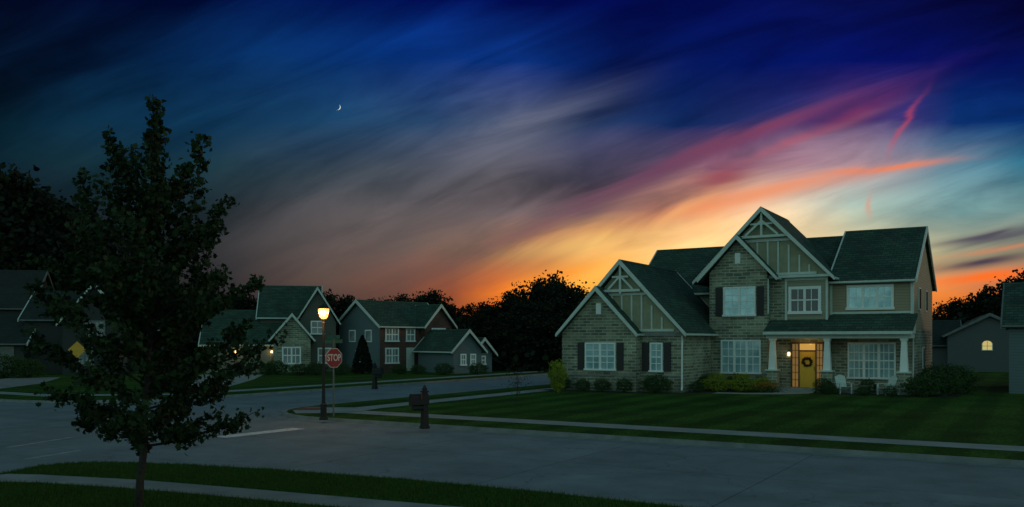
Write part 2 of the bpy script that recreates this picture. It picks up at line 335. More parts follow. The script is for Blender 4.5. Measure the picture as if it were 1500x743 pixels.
# =================================================================== GROUND
def sheet(name,pts,z,m,label=None):
    me=D.meshes.new(name); bm=bmesh.new(); vs=[bm.verts.new((p[0],p[1],z)) for p in pts]; f=bm.faces.new(vs)
    if sum(pts[i][0]*pts[(i+1)%len(pts)][1]-pts[(i+1)%len(pts)][0]*pts[i][1] for i in range(len(pts)))<0: f.normal_flip()
    bmesh.ops.triangulate(bm,faces=bm.faces); bm.to_mesh(me); bm.free(); me.materials.append(M[m])
    o=D.objects.new(name,me); COL.objects.link(o); o['kind']='structure'; return o
def offset(pts,d):
    n=len(pts); ar=sum(pts[i][0]*pts[(i+1)%n][1]-pts[(i+1)%n][0]*pts[i][1] for i in range(n)); sg=1 if ar>0 else -1; out=[]
    for i in range(n):
        a=Vector(pts[i-1]);b=Vector(pts[i]);c=Vector(pts[(i+1)%n]); d1=(b-a).normalized(); d2=(c-b).normalized()
        n1=Vector((-d1.y,d1.x))*sg; n2=Vector((-d2.y,d2.x))*sg; m=(n1+n2).normalized(); k=d/max(0.4,m.dot(n1)); out.append((b.x+m.x*k,b.y+m.y*k))
    return out
def block(pts):
    inn=offset(pts,0.17); n=len(pts); g=Geo()
    g.v=[(p[0],p[1],0.0) for p in pts]+[(p[0],p[1],0.125) for p in pts]+[(p[0],p[1],0.125) for p in inn]+[(p[0],p[1],0.02) for p in inn]
    for i in range(n):
        j=(i+1)%n; g.f+=[(i,j,n+j,n+i),(n+i,n+j,2*n+j,2*n+i),(2*n+i,2*n+j,3*n+j,3*n+i)]
    g.obj('kerb','kerb',kind='structure'); sheet('lawn',inn,0.12,'lawn')
    gut=offset(pts,-0.45); q=Geo(); q.v=[(p[0],p[1],0.009) for p in pts]+[(p[0],p[1],0.009) for p in gut]
    q.f=[(i,(i+1)%n,n+(i+1)%n,n+i) for i in range(n)]; q.obj('gutter','kerb',kind='structure')
sheet('ground',[(-2500,-2500),(2500,-2500),(2500,2500),(-2500,2500)],0.0,'lawn')
sheet('road',[uv(-130,-30),uv(85,-30),uv(85,150),uv(-130,150)],0.004,'road')
def arc(cu,cv,r,a0,a1,n=8): return [uv(cu+r*math.cos(math.radians(a0+(a1-a0)*i/n)),cv+r*math.sin(math.radians(a0+(a1-a0)*i/n))) for i in range(n+1)]
Hb=[uv(84,24)]+arc(-22.8,28.5,4.5,270,180)+[uv(-27.3,149),uv(84,149)]
block(Hb)
Wb=[uv(-129,23.5)]+arc(-43,30.5,7,270,360)+[uv(-36,149),uv(-129,149)]
block(Wb)
k0=site(1030,743,.12); k1=(k0[0]+14,k0[1]-7.5); k2=(k1[0]+40,k1[1]-26)
Sb=[(40,-28),k2,k1]+[site(a,b,.12) for a,b in [(1030,743),(800,719),(600,700.5),(400,686),(260,678.5),(160,675.5),(100,677),(50,682),(10,690),(-60,703),(-160,730),(-300,790)]]+[(-12,-28)]
block(Sb)
block([uv(-129,14),uv(-46,14),uv(-40,12),uv(-36,8),uv(-35,3),uv(-35,-29),uv(-129,-29)])
def strip(name,top,bot,z,m,zz=.12): return sheet(name,top+bot[::-1],z,m)
strip('sidewalk',[uv(84,27.35),uv(-23.4,27.35)],[uv(84,26.1),uv(-23.4,26.1)],0.1245,'concrete')
sheet('sidewalk',[uv(-23.45,26.1),uv(-23.45,27.35),uv(-23.7,28.6),uv(-23.7,148),uv(-24.9,148),uv(-24.9,28.4),uv(-26.9,27.6),uv(-26.2,26.1),uv(-24.9,25.0)],0.1245,'concrete')
sheet('tactile_paving',[uv(-26.8,27.3),uv(-26.1,26.0),uv(-25.2,26.5),uv(-25.8,27.7)],0.130,'pad')
strip('sidewalk',[site(a,b,.12) for a,b in [(-40,701),(10,694.5),(60,695.5),(200,703),(350,715),(700,745),(800,756)]],[site(a,b,.12) for a,b in [(-60,712),(0,706),(60,707.5),(180,715),(320,727),(560,749),(700,766)]],0.1245,'concrete')
strip('sidewalk',[uv(-128,27),uv(-44,27),uv(-39.5,31),uv(-39.5,140)],[uv(-128,25.8),uv(-43.3,25.8),uv(-38.3,30.5),uv(-38.3,140)],0.1245,'concrete')
sheet('driveway',[site(a,b,.12) for a,b in [(296,549),(386,549),(372,556),(345,564),(330,567.5),(225,566),(262,558)]],0.1285,'concrete')
sheet('driveway',[site(a,b,.12) for a,b in [(20,553),(90,553),(60,562),(-40,575),(-120,573)]],0.1285,'kerb')
def stripe(a,b,w,m='paint'):
    a=Vector(a);b=Vector(b);d=(b-a).normalized();n=Vector((-d.y,d.x))*w/2
    sheet('road_marking',[a-n,b-n,b+n,a+n],0.0085,m)
stripe(site(438,628),site(322,641),0.6)
stripe(site(105,641),site(10,656),0.18,'paintd'); stripe(site(118,660),site(38,673),0.18,'paintd')

# =================================================================== MAIN HOUSE
U0,V0=-23.6,45.5
hx,hy=uv(U0,V0)
house=empty('house','large tan brick house with tudor gables and lit porch','house',(hx,hy,0.1),-ANG)
def B(*a): return Geo().box(*a)
def each(name,m,boxes,parent):
    for b in boxes: Geo().box(*b).obj(name,m,parent)
B(0,7,0,8.6,0,3.3).obj('wall','brick',house,label='tan brick wall of the gabled front wing')
Geo().py([(0.05,3.303),(6.95,3.303),(3.5,7.1)],0.02,8.6).obj('gable','stucco',house,label='tan half-timbered gable wall')
Geo().py([(0,0),(4.6,0),(4.6,3.3),(2.3,5.72),(0,3.3)],-0.6,-0.003).obj('wall','brick',house,label='small brick gable wall')
B(6.9,10.3,5.1,6.6,0,6.75).obj('wall','brick',house,label='two storey brick bay wall')
Geo().py([(6.9,6.753),(10.3,6.753),(10.3,6.86),(8.6,8.75),(6.9,6.86)],5.1,6.6).obj('gable','brick',house)
B(10.303,13.5,5.8,7.5,0,3.5).obj('wall','brick',house)
B(10.303,13.5,5.8,7.5,3.503,6.6).obj('wall','siding',house,label='tan siding upper wall')
B(10.303,11.15,5.77,5.797,3.9,6.5).obj('wall_facing','brick',house)
Geo().py([(6.2,6.603),(13.5,6.603),(9.85,10.35)],5.85,7.5).obj('gable','stucco',house,label='tan half-timbered gable wall')
B(13.503,17.8,6.5,16.8,0,3.5).obj('wall','brick',house)
B(13.503,17.8,6.5,16.8,3.503,6.2).obj('wall','sidingo',house,label='tan siding wall with sunset light painted into its colour')
Geo().px([(6.5,6.203),(16.8,6.203),(11.65,9.35)],13.55,17.8).obj('gable','sidingo',house)
B(0.9,13.5,8.5,16.5,0,6.0).obj('wall','siding',house)
Geo().px([(8.5,6.003),(16.5,6.003),(12.5,9.0)],0.9,13.4).obj('gable','siding',house)
B(9.9,13.5,7.503,8.497,0,6.1).obj('wall','siding',house)
roof(house,'y',3.5,3.85,3.26,7.40,-0.35,8.5)
roof(house,'y',2.3,2.48,3.25,5.92,-0.95,0.05,trim=(True,False))
roof(house,'y',8.6,2.3,6.48,9.02,4.75,8.2,trim=(True,False))
roof(house,'y',9.85,4.05,6.42,10.62,5.42,11.8,trim=(True,False))
roof(house,'x',12.5,4.45,5.87,9.2,0.7,10.5,trim=(True,False))
roof(house,'x',12.3,5.2,6.0,9.42,9.9,13.45,trim=(False,False))
roof(house,'x',11.65,5.5,6.2,9.62,13.42,18.0)
g=Geo().px([(4.15,3.38),(6.52,4.36),(6.52,4.2),(4.15,3.24)],10.32,18.05); pr=g.obj('porch_roof','shx',house)
each('beam','white',[(10.4,17.95,4.45,4.7,2.98,3.22),(17.7,17.9,4.702,6.48,2.98,3.22)],pr); each('gutter','white',[(10.33,18.06,4.05,4.148,3.2,3.36)],pr)
Geo().px([(4.45,3.25),(6.48,3.25),(6.48,4.15)],17.75,17.95).obj('porch_gable','white',house)
B(10.4,17.9,4.3,6.45,0,0.2).obj('porch_floor','concrete',house)
each('step','concrete',[(11.4,13.2,3.95,4.297,0,0.14),(11.4,13.2,3.6,3.947,0,0.07)],house)
for cx in (10.75,13.72,17.6):
    p=Geo().box(cx-0.30,cx+0.30,4.30,4.90,0.2,1.15).obj('pier','brick',house)
    Geo().box(cx-0.35,cx+0.35,4.25,4.95,1.15,1.23).obj('cap','white',p)
    Geo().taper(cx,4.6,0.2,0.13,1.23,2.85).taper(cx,4.6,0.17,0.19,2.85,2.975).obj('column','wwhite',house)
each('band','kerb',[(4.62,7.02,-0.03,-0.003,0.86,0.95),(0,4.62,-0.64,-0.603,0.86,0.95),(6.88,10.32,5.05,5.097,0.86,0.95),(4.62,7.2,-0.06,-0.002,3.1,3.3)],house)
each('corner_board','white',[(11.15,11.27,5.74,5.796,3.9,6.3),(13.4,13.52,5.74,5.796,3.9,6.3),(13.505,13.62,6.44,6.497,4.3,6.15),(17.7,17.80,6.44,6.497,4.3,6.15),(17.803,17.86,6.44,6.58,0.1,6.2)],house)
each('belt_board','white',[(13.62,17.7,6.45,6.497,4.36,4.48),(11.15,13.52,5.74,5.796,6.3,6.45),(10.3,13.75,5.45,5.845,6.46,6.6)],house)
for xx in (2.9,3.5,4.1,4.7,5.3,5.9):
    top=min(5.4,7.0-abs(xx-3.5)*1.08-0.25)
    if top>3.6: Geo().box(xx-0.05,xx+0.05,-0.035,0.018,3.5,top).obj('batten','white',house)
each('timber_band','white',[(0.5,6.6,-0.05,0.019,3.36,3.5),(2.05,4.95,-0.05,0.019,5.4,5.54)],house)
t=Geo(); t.box(3.44,3.56,-0.28,-0.18,5.5,7.1); t.box(2.3,4.7,-0.285,-0.175,5.6,5.74); t.bar(2.75,5.75,3.5,6.5,0.11,-0.27,-0.19); t.bar(4.25,5.75,3.5,6.5,0.11,-0.27,-0.19); t.bar(3.0,6.45,4.0,6.45,0.1,-0.265,-0.195)
t.obj('gable_truss','white',house)
for xx in (8.35,8.95,9.55,10.15,10.75,11.35,11.95,12.5):
    top=min(8.6,10.2-abs(xx-9.85)*1.04-0.25); Geo().box(xx-0.05,xx+0.05,5.79,5.848,6.78,top).obj('batten','white',house)
each('timber_band','white',[(7.0,12.9,5.77,5.849,6.64,6.78),(8.2,11.5,5.77,5.849,8.62,8.78)],house)
t=Geo(); t.box(9.79,9.91,5.5,5.6,8.9,10.3); t.box(8.35,11.35,5.495,5.605,8.85,8.99); t.bar(8.9,9.0,9.85,9.85,0.12,5.51,5.59); t.bar(10.8,9.0,9.85,9.85,0.12,5.51,5.59); t.bar(9.2,9.65,10.5,9.65,0.1,5.515,5.585)
t.obj('gable_truss','white',house)
window(house,1.5,3.4,1.2,2.75,-0.6,2,2,4,shut=True)
window(house,5.2,5.95,1.15,2.75,0,1,2,4,shut=True)
window(house,7.75,9.65,4.3,6.0,5.1,2,2,4,shut=True)
window(house,7.6,9.95,0.95,2.9,5.1,3,2,4)
window(house,11.35,13.15,4.4,5.95,5.8,2,2,2,glass='glassd',fw=0.16)
window(house,14.4,16.85,4.6,5.97,6.5,3,2,2,fw=0.13)
window(house,14.45,16.95,0.75,2.75,6.5,3,3,4)
for x,z,yy in ((2.35,4.35,-0.6),(8.6,7.35,5.1)):
    v=Geo().box(x-0.16,x+0.16,yy-0.05,yy+0.01,z,z+0.62)
    for k in range(5): v.box(x-0.12,x+0.12,yy-0.07,yy-0.045,z+0.06+k*0.11,z+0.11+k*0.11)
    v.obj('vent','wwhite',house)
for y0,z0 in ((9.0,4.6),(12.5,4.6),(11,1.2)):
    w=Geo().box(17.803,17.87,y0,y0+0.9,z0,z0+1.3).obj('window','white',house); Geo().box(17.871,17.88,y0+0.08,y0+0.82,z0+0.08,z0+1.22).obj('glass','glassd',w)
# door set: dark casing, narrow glazed sidelights, glowing transom
d=Geo().box(11.5,11.57,5.70,5.797,0.2,2.78).box(13.23,13.3,5.70,5.797,0.2,2.78).box(11.57,13.23,5.70,5.797,2.68,2.78).box(11.90,11.98,5.71,5.796,0.2,2.68).box(12.84,12.92,5.71,5.796,0.2,2.68).box(11.98,12.84,5.71,5.796,2.25,2.32)
dd=d.obj('door','casing',house,label='yellow front door with autumn wreath in dark casing')
lf=Geo().box(11.98,12.84,5.75,5.79,0.2,2.25)
for (a,b,c_,e_) in ((12.06,12.38,0.32,0.95),(12.44,12.76,0.32,0.95),(12.06,12.38,1.07,2.12),(12.44,12.76,1.07,2.12)): lf.box(a,b,5.735,5.752,c_,e_)
lf.obj('leaf_panel','door',dd)
each('sidelight','sideglass',[(11.57,11.90,5.76,5.79,0.22,2.66),(12.92,13.23,5.76,5.79,0.22,2.66)],dd)
each('transom','warmglass',[(11.98,12.84,5.76,5.79,2.32,2.68)],dd)
for a,b in ((11.57,11.90),(12.92,13.23)):
    t=Geo().box((a+b)/2-.016,(a+b)/2+.016,5.742,5.765,.22,2.66)
    for k in range(1,6): z=0.2+k*0.42; t.box(a,b,5.745,5.764,z-.018,z+.018)
    t.obj('muntin','casing',dd)
Geo().tube([(12.79,5.74,1.15),(12.79,5.68,1.2),(12.79,5.68,1.35),(12.79,5.74,1.4)],[.012]*4,6).obj('handle','black',dd)
th=rng.uniform(0,2*math.pi,500); rr_=0.22+rng.normal(size=500)*0.04
P=np.stack([12.41+rr_*np.cos(th),5.70+rng.normal(size=500)*0.02,1.65+rr_*np.sin(th)],1)
wr=empty('wreath','round autumn leaf wreath hung on yellow front door','wreath',(hx,hy,0.1),-ANG)
scatter('foliage',P,rng.uniform(0.05,0.10,500),DIAM,'wreath',wr)
Geo().tube([(7.12,-0.2,3.1),(7.08,-0.06,2.85),(7.06,-0.06,0.35),(7.1,-0.2,0.15)],[.05]*4,6).obj('downspout','wwhite',house)
Geo().tube([(10.4,5.0,6.4),(10.38,5.03,6.2),(10.38,5.03,4.4)],[.045]*3,6).obj('downspout','white',house)
for lx_ in (11.38,13.41):
    pl=Geo().box(lx_-.05,lx_+.05,5.66,5.77,1.98,2.2).obj('porch_lamp','walllamp',house); Geo().taper(lx_,5.715,0.08,0.02,2.2,2.3).obj('lamp_shade','black',pl)
def light(name,loc,power,color,rad=0.1,parent=None):
    l=D.lights.new(name,'POINT'); l.energy=power; l.color=color; l.shadow_soft_size=rad; o=D.objects.new(name,l); COL.objects.link(o); o.location=loc
    if parent: o.parent=parent
    return o
light('porch_light',(12.41,5.0,2.75),9,(1,0.58,0.17),0.08,house)

sheet('planting_bed',[uv(U0+a,V0+b) for a,b in [(-0.9,-1.9),(4.8,-1.9),(7.6,-1.4),(9,1.8),(11.2,3.2),(11.2,5.0),(6.9,5.1),(6.9,0),(4.6,0.1),(4.6,-0.6),(-0.9,-0.6)]],0.1255,'mulch')
sheet('planting_bed',[uv(U0+a,V0+b) for a,b in [(13.4,4.3),(18.6,4.3),(19.6,8),(20.6,8),(20.0,2.9),(18.2,2.5),(13.4,2.9)]],0.1255,'mulch')
sheet('path',[uv(U0+a,V0+b) for a,b in [(11.4,3.6),(13.2,3.6),(13.1,2.6),(12.0,1.3),(10.3,0.5),(8.6,0.3),(8.6,1.4),(10.0,1.6),(11.1,2.4)]],0.1285,'concrete')

def shrub(seed,leaf,label,h=1.0,r=0.65,n=2600,size=0.075,upright=False):
    global rng; rng=np.random.default_rng(seed)
    e=empty('shrub',label,'shrub',(0,0,0))
    u=rng.normal(size=(n,3)); u/=np.linalg.norm(u,axis=1)[:,None]; rad=rng.uniform(0.55,1.05,n)**0.6
    lump=1+0.22*np.sin(u[:,0]*7+seed)*np.cos(u[:,1]*6)+0.14*np.sin(u[:,2]*9)+rng.normal(size=n)*.06
    P=u*(rad*lump)[:,None]*np.array([r,r,h*0.5]); P[:,2]+=h*0.5; P[:,2]=np.maximum(P[:,2],0.03)
    if upright: P[:,:2]*=(0.5+0.6*P[:,2:3]/h)
    g=Geo()
    for i in range(7):
        a=i*0.9; g.tube([(0.05*math.cos(a),0.05*math.sin(a),0),(r*0.5*math.cos(a),r*0.5*math.sin(a),h*0.6)],[0.02,0.008],4)
    g.obj('stem','bark',e); scatter('foliage',P,rng.uniform(0.7,1.3,n)*size,DIAM if not upright else [(0,-1.4,0),(0.12,0,0.05),(0,1.4,0),(-0.12,0,0.05)],leaf,e)
    return e
sh1=shrub(21,'leafs','rounded green shrub in mulch bed beside brick house')
sh2=shrub(22,'leafs','wide green shrub in mulch bed beside brick house',0.9,0.8,3200)
sh3=shrub(23,'leafy','bright lime green shrub at brick house front',1.0,0.75,2600,0.08)
sh4=shrub(24,'leafy','tall grassy shrub by brick house corner with yellow light painted into leaves',1.6,0.55,1500,0.12,True)
def hl(a,b): x,y=uv(U0+a,V0+b); return (x,y,0.12)
SH='shrubs along the front of the brick house'
lst=[(sh1,0.3,-1.2,.8),(sh1,1.7,-1.3,.7),(sh1,2.9,-1.3,.75),(sh1,4.2,-1.3,.72),(sh2,5.9,-0.9,1.05),(sh1,7.6,0.8,.65),(sh3,8.3,2.2,.95),(sh3,9.5,2.8,.9),(sh3,10.6,3.0,.8),(sh2,7.6,3.2,1.1),(sh2,9.0,3.9,1.0),(sh2,10.3,4.0,.8),(sh1,13.7,3.7,.8),(sh2,14.2,3.0,.55),(sh2,15.85,2.7,.5),(sh1,17.2,2.6,.55),(sh1,15.9,4.0,.7),(sh2,18.6,3.2,1.2),(sh2,19.3,4.6,1.4),(sh1,18.9,6.8,1.4),(sh2,19.8,7.2,1.4)]
used=set()
for i,(s,a,b,k) in enumerate(lst):
    if s.name not in used and s is not sh4:
        used.add(s.name); s.location=hl(a,b); s.scale=(k,k,k); s['group']=SH; s.rotation_euler=(0,0,i)
    else: copy_thing(s,hl(a,b),i*1.3,(k,k,k*random.uniform(.85,1.15)),group=SH)
x,y=site(817,575,.12); sh4.location=(x,y,.12); sh4['group']=SH
fl=empty('flower_clump','low orange and red flowers beside porch steps','flowers',hl(11.0,2.6)); 
P=rng.normal(size=(260,3))*np.array([.35,.2,.12])+np.array([0,0,.4]); P[:,2]=np.abs(P[:,2]); scatter('blossom',P,rng.uniform(.05,.1,260),DIAM,'petal',fl)
P=rng.normal(size=(600,3))*np.array([.4,.25,.12])+np.array([0,0,.2]); P[:,2]=np.abs(P[:,2]); scatter('foliage',P,rng.uniform(.06,.1,600),DIAM,'leafs',fl)

ch=empty('porch_chair','white slatted adirondack chair in front of porch','chair',(0,0,0),group='white chairs on the porch front')
g=Geo()
for i in range(6): x=-0.26+i*0.092; g.loft([(x,-0.28,0.36),(x+0.08,-0.28,0.36),(x+0.08,0.22,0.27),(x,0.22,0.27)],[(x,-0.28,0.385),(x+0.08,-0.28,0.385),(x+0.08,0.22,0.295),(x,0.22,0.295)])
g.obj('seat','white',ch)
g=Geo()
for i in range(6):
    x=-0.27+i*0.094; hh=1.02-abs(i-2.5)*0.045; g.loft([(x,0.20,0.27),(x+0.082,0.20,0.27),(x+0.082,0.225,0.27),(x,0.225,0.27)],[(x,0.48,hh),(x+0.082,0.48,hh),(x+0.082,0.505,hh),(x,0.505,hh)])
g.box(-0.3,0.3,0.37,0.40,0.70,0.76); g.obj('backrest','white',ch)
for sx in (-1,1):
    Geo().box(sx*0.36-0.07,sx*0.36+0.07,-0.36,0.42,0.56,0.585).obj('armrest','white',ch)
    Geo().box(sx*0.31-0.02,sx*0.31+0.02,-0.3,-0.21,0,0.56).obj('leg','white',ch)
    Geo().loft([(sx*0.31-0.02,-0.2,0.3),(sx*0.31-0.02,-0.2,0.39),(sx*0.31-0.02,0.55,0.09),(sx*0.31-0.02,0.55,0.0)],[(sx*0.31+0.02,-0.2,0.3),(sx*0.31+0.02,-0.2,0.39),(sx*0.31+0.02,0.55,0.09),(sx*0.31+0.02,0.55,0.0)]).obj('leg','white',ch)
ch.location=hl(14.75,3.6); ch.location.z=.13; ch.rotation_euler=(0,0,-ANG+0.6)
c2=copy_thing(ch,hl(16.85,3.55)[:2]+(.13,),-ANG-0.75)
tb=empty('side_table','small pale round table between two chairs','table',hl(15.8,3.4))
Geo().lathe(0,0,[(.20,.44),(.21,.455),(.20,.47)],16).obj('table_top','dimtrim',tb)
for k in range(3):
    a=k*2.1; Geo().tube([(.18*math.cos(a),.18*math.sin(a),0),(.1*math.cos(a),.1*math.sin(a),.44)],[.018,.018],6).obj('leg','dimtrim',tb)

# =================================================================== OTHER HOUSES
def simple_house(label,loc,rot,bodies,wins=(),garages=(),name='house',swins=(),sh='sh',tm='white',gl='glassf'):
    e=empty(name,label,'house',(loc[0],loc[1],0.1),rot); wm_='wwhite' if tm=='white' else tm
    for (x0,x1,y0,y1,ze,zr,ax,wm) in bodies:
        if ax=='y':
            c=(x0+x1)/2; half=(x1-x0)/2+0.35; Geo().py([(x0,0),(x1,0),(x1,ze+0.1),(c,zr-0.22),(x0,ze+0.1)],y0,y1).obj('wall',wm,e)
            roof(e,'y',c,half,ze,zr,y0-0.35,y1+0.35,sh=sh,tm=tm)
        else:
            c=(y0+y1)/2; half=(y1-y0)/2+0.35; Geo().px([(y0,0),(y1,0),(y1,ze+0.1),(c,zr-0.22),(y0,ze+0.1)],x0,x1).obj('wall',wm,e)
            roof(e,'x',c,half,ze,zr,x0-0.35,x1+0.35,sh=sh,tm=tm)
    for (x0,x1,z0,z1,y,b) in wins: window(e,x0,x1,z0,z1,y,b,2,2,glass=gl,mw=0.06,fw=0.12,m_=wm_)
    for (x,y0,y1,z0,z1) in swins:
        w=Geo().box(x-0.06,x+0.01,y0,y1,z0,z1).obj('window',wm_,e); Geo().box(x-0.075,x-0.061,y0+.1,y1-.1,z0+.1,z1-.1).obj('glass',gl,w)
    for (x0,x1,y) in garages:
        f=Geo().box(x0-0.15,x0,y-0.06,y+.01,0,2.2).box(x1,x1+0.15,y-0.06,y+.01,0,2.2).box(x0-0.15,x1+0.15,y-0.06,y+.01,2.2,2.35).obj('garage_door','garage',e)
        q=Geo().box(x0,x1,y-0.03,y-0.002,0,2.2)
        for r in range(4):
            for k in range(4): w=(x1-x0)/4; q.box(x0+k*w+0.08,x0+(k+1)*w-0.08,y-0.045,y-0.028,0.08+r*0.55,0.47+r*0.55)
        q.obj('panel','garage' if tm=='white' else tm,f)
    return e
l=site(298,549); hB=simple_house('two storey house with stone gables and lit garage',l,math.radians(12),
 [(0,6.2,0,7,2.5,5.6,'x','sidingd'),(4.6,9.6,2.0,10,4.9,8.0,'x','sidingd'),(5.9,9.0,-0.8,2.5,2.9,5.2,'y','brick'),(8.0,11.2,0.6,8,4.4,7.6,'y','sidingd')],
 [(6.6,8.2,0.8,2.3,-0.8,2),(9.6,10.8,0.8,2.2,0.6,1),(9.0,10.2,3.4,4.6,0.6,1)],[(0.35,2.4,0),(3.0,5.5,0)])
for xx in (0.12,2.7,5.7):
    Geo().box(xx-0.07,xx+0.07,-0.2,-0.08,1.76,1.95).obj('wall_lamp','walllamp',hB)
light('garage_light',(0.0,-0.4,1.85),5,(1,0.72,0.34),0.08,hB); light('garage_light',(2.7,-0.4,1.85),6,(1,0.72,0.34),0.08,hB); light('garage_light',(5.7,-0.4,1.85),4,(1,0.72,0.34),0.08,hB)
l=site(556,548); hC=simple_house('red brick two storey house with blue-grey siding side',l,math.radians(50),
 [(0,8.2,0,5.6,4.1,6.5,'x','sidingb'),(4.9,8.4,-0.7,2,4.1,6.2,'y','redbrick')],
 [(0.6,2.2,0.8,2.2,-0.05,2),(0.6,2.2,2.75,4.0,-0.05,2),(3.1,4.2,2.75,4.0,-0.05,1),(5.7,7.5,2.75,4.0,-0.7,2),(5.7,7.5,0.8,2.2,-0.7,2)],
 swins=[(0,1.0,1.9,2.7,3.8),(0,3.2,4.1,2.7,3.8),(0,2.4,3.2,0.9,2.0)])
Geo().box(0.02,4.88,-0.045,-0.003,0,4.0).obj('wall_facing','redbrick',hC)
Geo().box(3.15,4.1,-0.09,-0.047,0.1,2.2).obj('door','white',hC)
l=site(664,549.5); simple_house('single storey siding house with white gable trim',l,math.radians(36),
 [(0,2.9,0,6,1.9,3.8,'y','sidingb'),(2.7,4.7,1.0,5,1.6,3.1,'y','sidingb')],
 [(0.7,1.3,0.7,1.7,0,1),(1.7,2.3,0.7,1.7,0,1),(3.2,4.0,0.7,1.5,1.0,1)])
l=site(22,552); hA=simple_house('dark two storey house with pale gable trim',l,math.radians(10),
 [(0,8.4,2,9,4.6,7.2,'x','sidingk'),(3.6,8.6,0,6,4.2,7.6,'y','sidingk'),(8.3,11.3,0.8,7,2.9,5.4,'y','sidingk'),(-4,0.5,0.5,7,2.6,5.0,'x','sidingk')],
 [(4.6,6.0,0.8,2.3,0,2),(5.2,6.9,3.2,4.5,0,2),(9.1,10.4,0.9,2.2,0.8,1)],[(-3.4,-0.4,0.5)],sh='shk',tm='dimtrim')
for rb_ in [o for o in hA.children_recursive if o.name.startswith('rake_board')]: rb_.data.materials[0]=M['white']
light('garage_light',(8.5,-0.6,2.0),4,(1,0.66,0.30),0.1,hA); Geo().box(8.03,8.22,-0.16,-0.02,1.75,2.05).obj('wall_lamp','lamp',hA)
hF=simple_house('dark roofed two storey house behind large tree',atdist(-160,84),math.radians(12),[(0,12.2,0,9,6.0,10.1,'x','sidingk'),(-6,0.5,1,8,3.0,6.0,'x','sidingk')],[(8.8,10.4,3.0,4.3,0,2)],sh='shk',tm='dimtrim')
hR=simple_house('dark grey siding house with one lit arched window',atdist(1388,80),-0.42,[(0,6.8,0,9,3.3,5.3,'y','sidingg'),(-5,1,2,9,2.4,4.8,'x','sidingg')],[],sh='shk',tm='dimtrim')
w=Geo().box(2.75,3.65,-0.06,0.01,1.92,2.0).box(2.75,2.82,-0.06,0.01,2.0,2.6).box(3.58,3.65,-0.06,0.01,2.0,2.6).obj('window','white',hR,label='arched window glowing warm yellow')
Geo().py([(2.82,2.0),(3.58,2.0),(3.58,2.55)]+[(3.2+0.38*math.cos(a),2.55+0.28*math.sin(a)) for a in [0.4,0.9,1.57,2.2,2.7]]+[(2.82,2.55)],-0.04,-0.01).obj('glass','litpane',w)
Geo().box(3.185,3.215,-.06,-.041,2.0,2.82).box(2.82,3.58,-.058,-.043,2.33,2.36).obj('muntin','shutter',w)
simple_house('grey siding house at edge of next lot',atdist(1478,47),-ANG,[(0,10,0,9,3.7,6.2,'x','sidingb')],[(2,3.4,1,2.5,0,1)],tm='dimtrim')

# =================================================================== TREES
TG='trees of the wood behind the houses'
protos=[wood_tree(31,label='tall broadleaf tree with dense dark crown'),wood_tree(32,R=4.8,label='broad dark tree with uneven crown'),wood_tree(33,H=12,R=3.6,sparse=True,nl=2600,label='tall tree with thin crown and bare twigs'),wood_tree(34,H=12,R=5.0,nl=9000,low=0.02,label='low spreading dark tree at wood edge')]
for p in protos: p['group']=TG
tl=[(0,8,255,100),(1,50,285,100),(0,98,312,100),(1,-60,240,100),(3,140,345,100),(3,-20,300,102),(3,75,330,98),(0,30,272,104),
 (0,185,385,96),(3,235,408,98),(1,270,418,100),(3,310,428,100),(0,350,428,102),
 (1,392,436,112),(0,440,432,112),(2,478,424,114),(1,505,434,116),(3,545,440,116),(0,585,434,116),(2,600,438,118),(0,630,428,112),(1,655,446,114),(3,610,448,112),(3,470,445,116),(3,520,445,118),(3,570,448,118),
 (3,690,447,108),(0,712,446,112),(2,735,442,114),(1,752,428,104),(0,785,412,98),(2,812,398,96),(1,826,414,92),(3,850,428,90),(3,770,440,88),(3,720,470,92),(3,800,445,84),(3,838,455,84),(3,750,480,88),(3,700,490,96),(3,862,450,88),(3,880,470,92),
 (3,1372,455,110),(0,1400,440,110),(2,1425,432,108),(1,1450,428,108),(0,1478,412,104),(2,1497,396,100),(3,1520,410,98),(3,1440,455,112),(3,1490,450,110),(3,1385,470,112),(3,1420,462,104),(0,1560,380,96)]
used=set()
for i,(k,px,ty,Y) in enumerate(tl):
    x,y=atdist(px,Y); H=hgt(ty,Y)*1.0; s=H/12.0; w=s*random.uniform(0.85,1.1)
    if s<0.85: w=max(w,0.75)
    if k not in used:
        used.add(k); p=protos[k]; p.location=(x,y,0); p.scale=(w,w,s); p.rotation_euler=(0,0,random.uniform(0,6))
    else: copy_thing(protos[k],(x,y,0),random.uniform(0,6),(w,w,s),group=TG)
P=[]
for (a,b,Y,zz,n) in ((640,890,86,3.0,9000),(430,660,110,3.0,5000),(180,430,100,3.2,4000),(-150,200,98,3.4,5000),(1360,1560,98,3.5,5000)):
    px=rng.uniform(a,b,n); YY=Y+rng.normal(size=n)*2.5; z=np.abs(rng.normal(size=n))*0.5*zz*(0.8+0.4*np.sin(px/13.0))
    P.append(np.stack([(px-CX)/F*YY,YY,z],1))
P=np.concatenate(P); scatter('undergrowth',P,rng.uniform(0.5,1.0,len(P))*0.8,CLUMP,'leafd',None,kind='stuff')
ev=empty('evergreen_tree','small conical evergreen on lawn beside brick house','tree',site(531,550)+(0.12,))
n=3500; z=rng.uniform(0,1,n)**1.3; th=rng.uniform(0,6.28,n); r=(1-z)**0.7*0.95*rng.uniform(0.6,1.05,n)
Geo().tube([(0,0,0),(0,0,3)],[.1,.03],6).obj('trunk','bark',ev)
scatter('crown',np.stack([r*np.cos(th),r*np.sin(th),z*3.1+0.15],1),rng.uniform(.15,.28,n),DIAM,'leafd',ev)
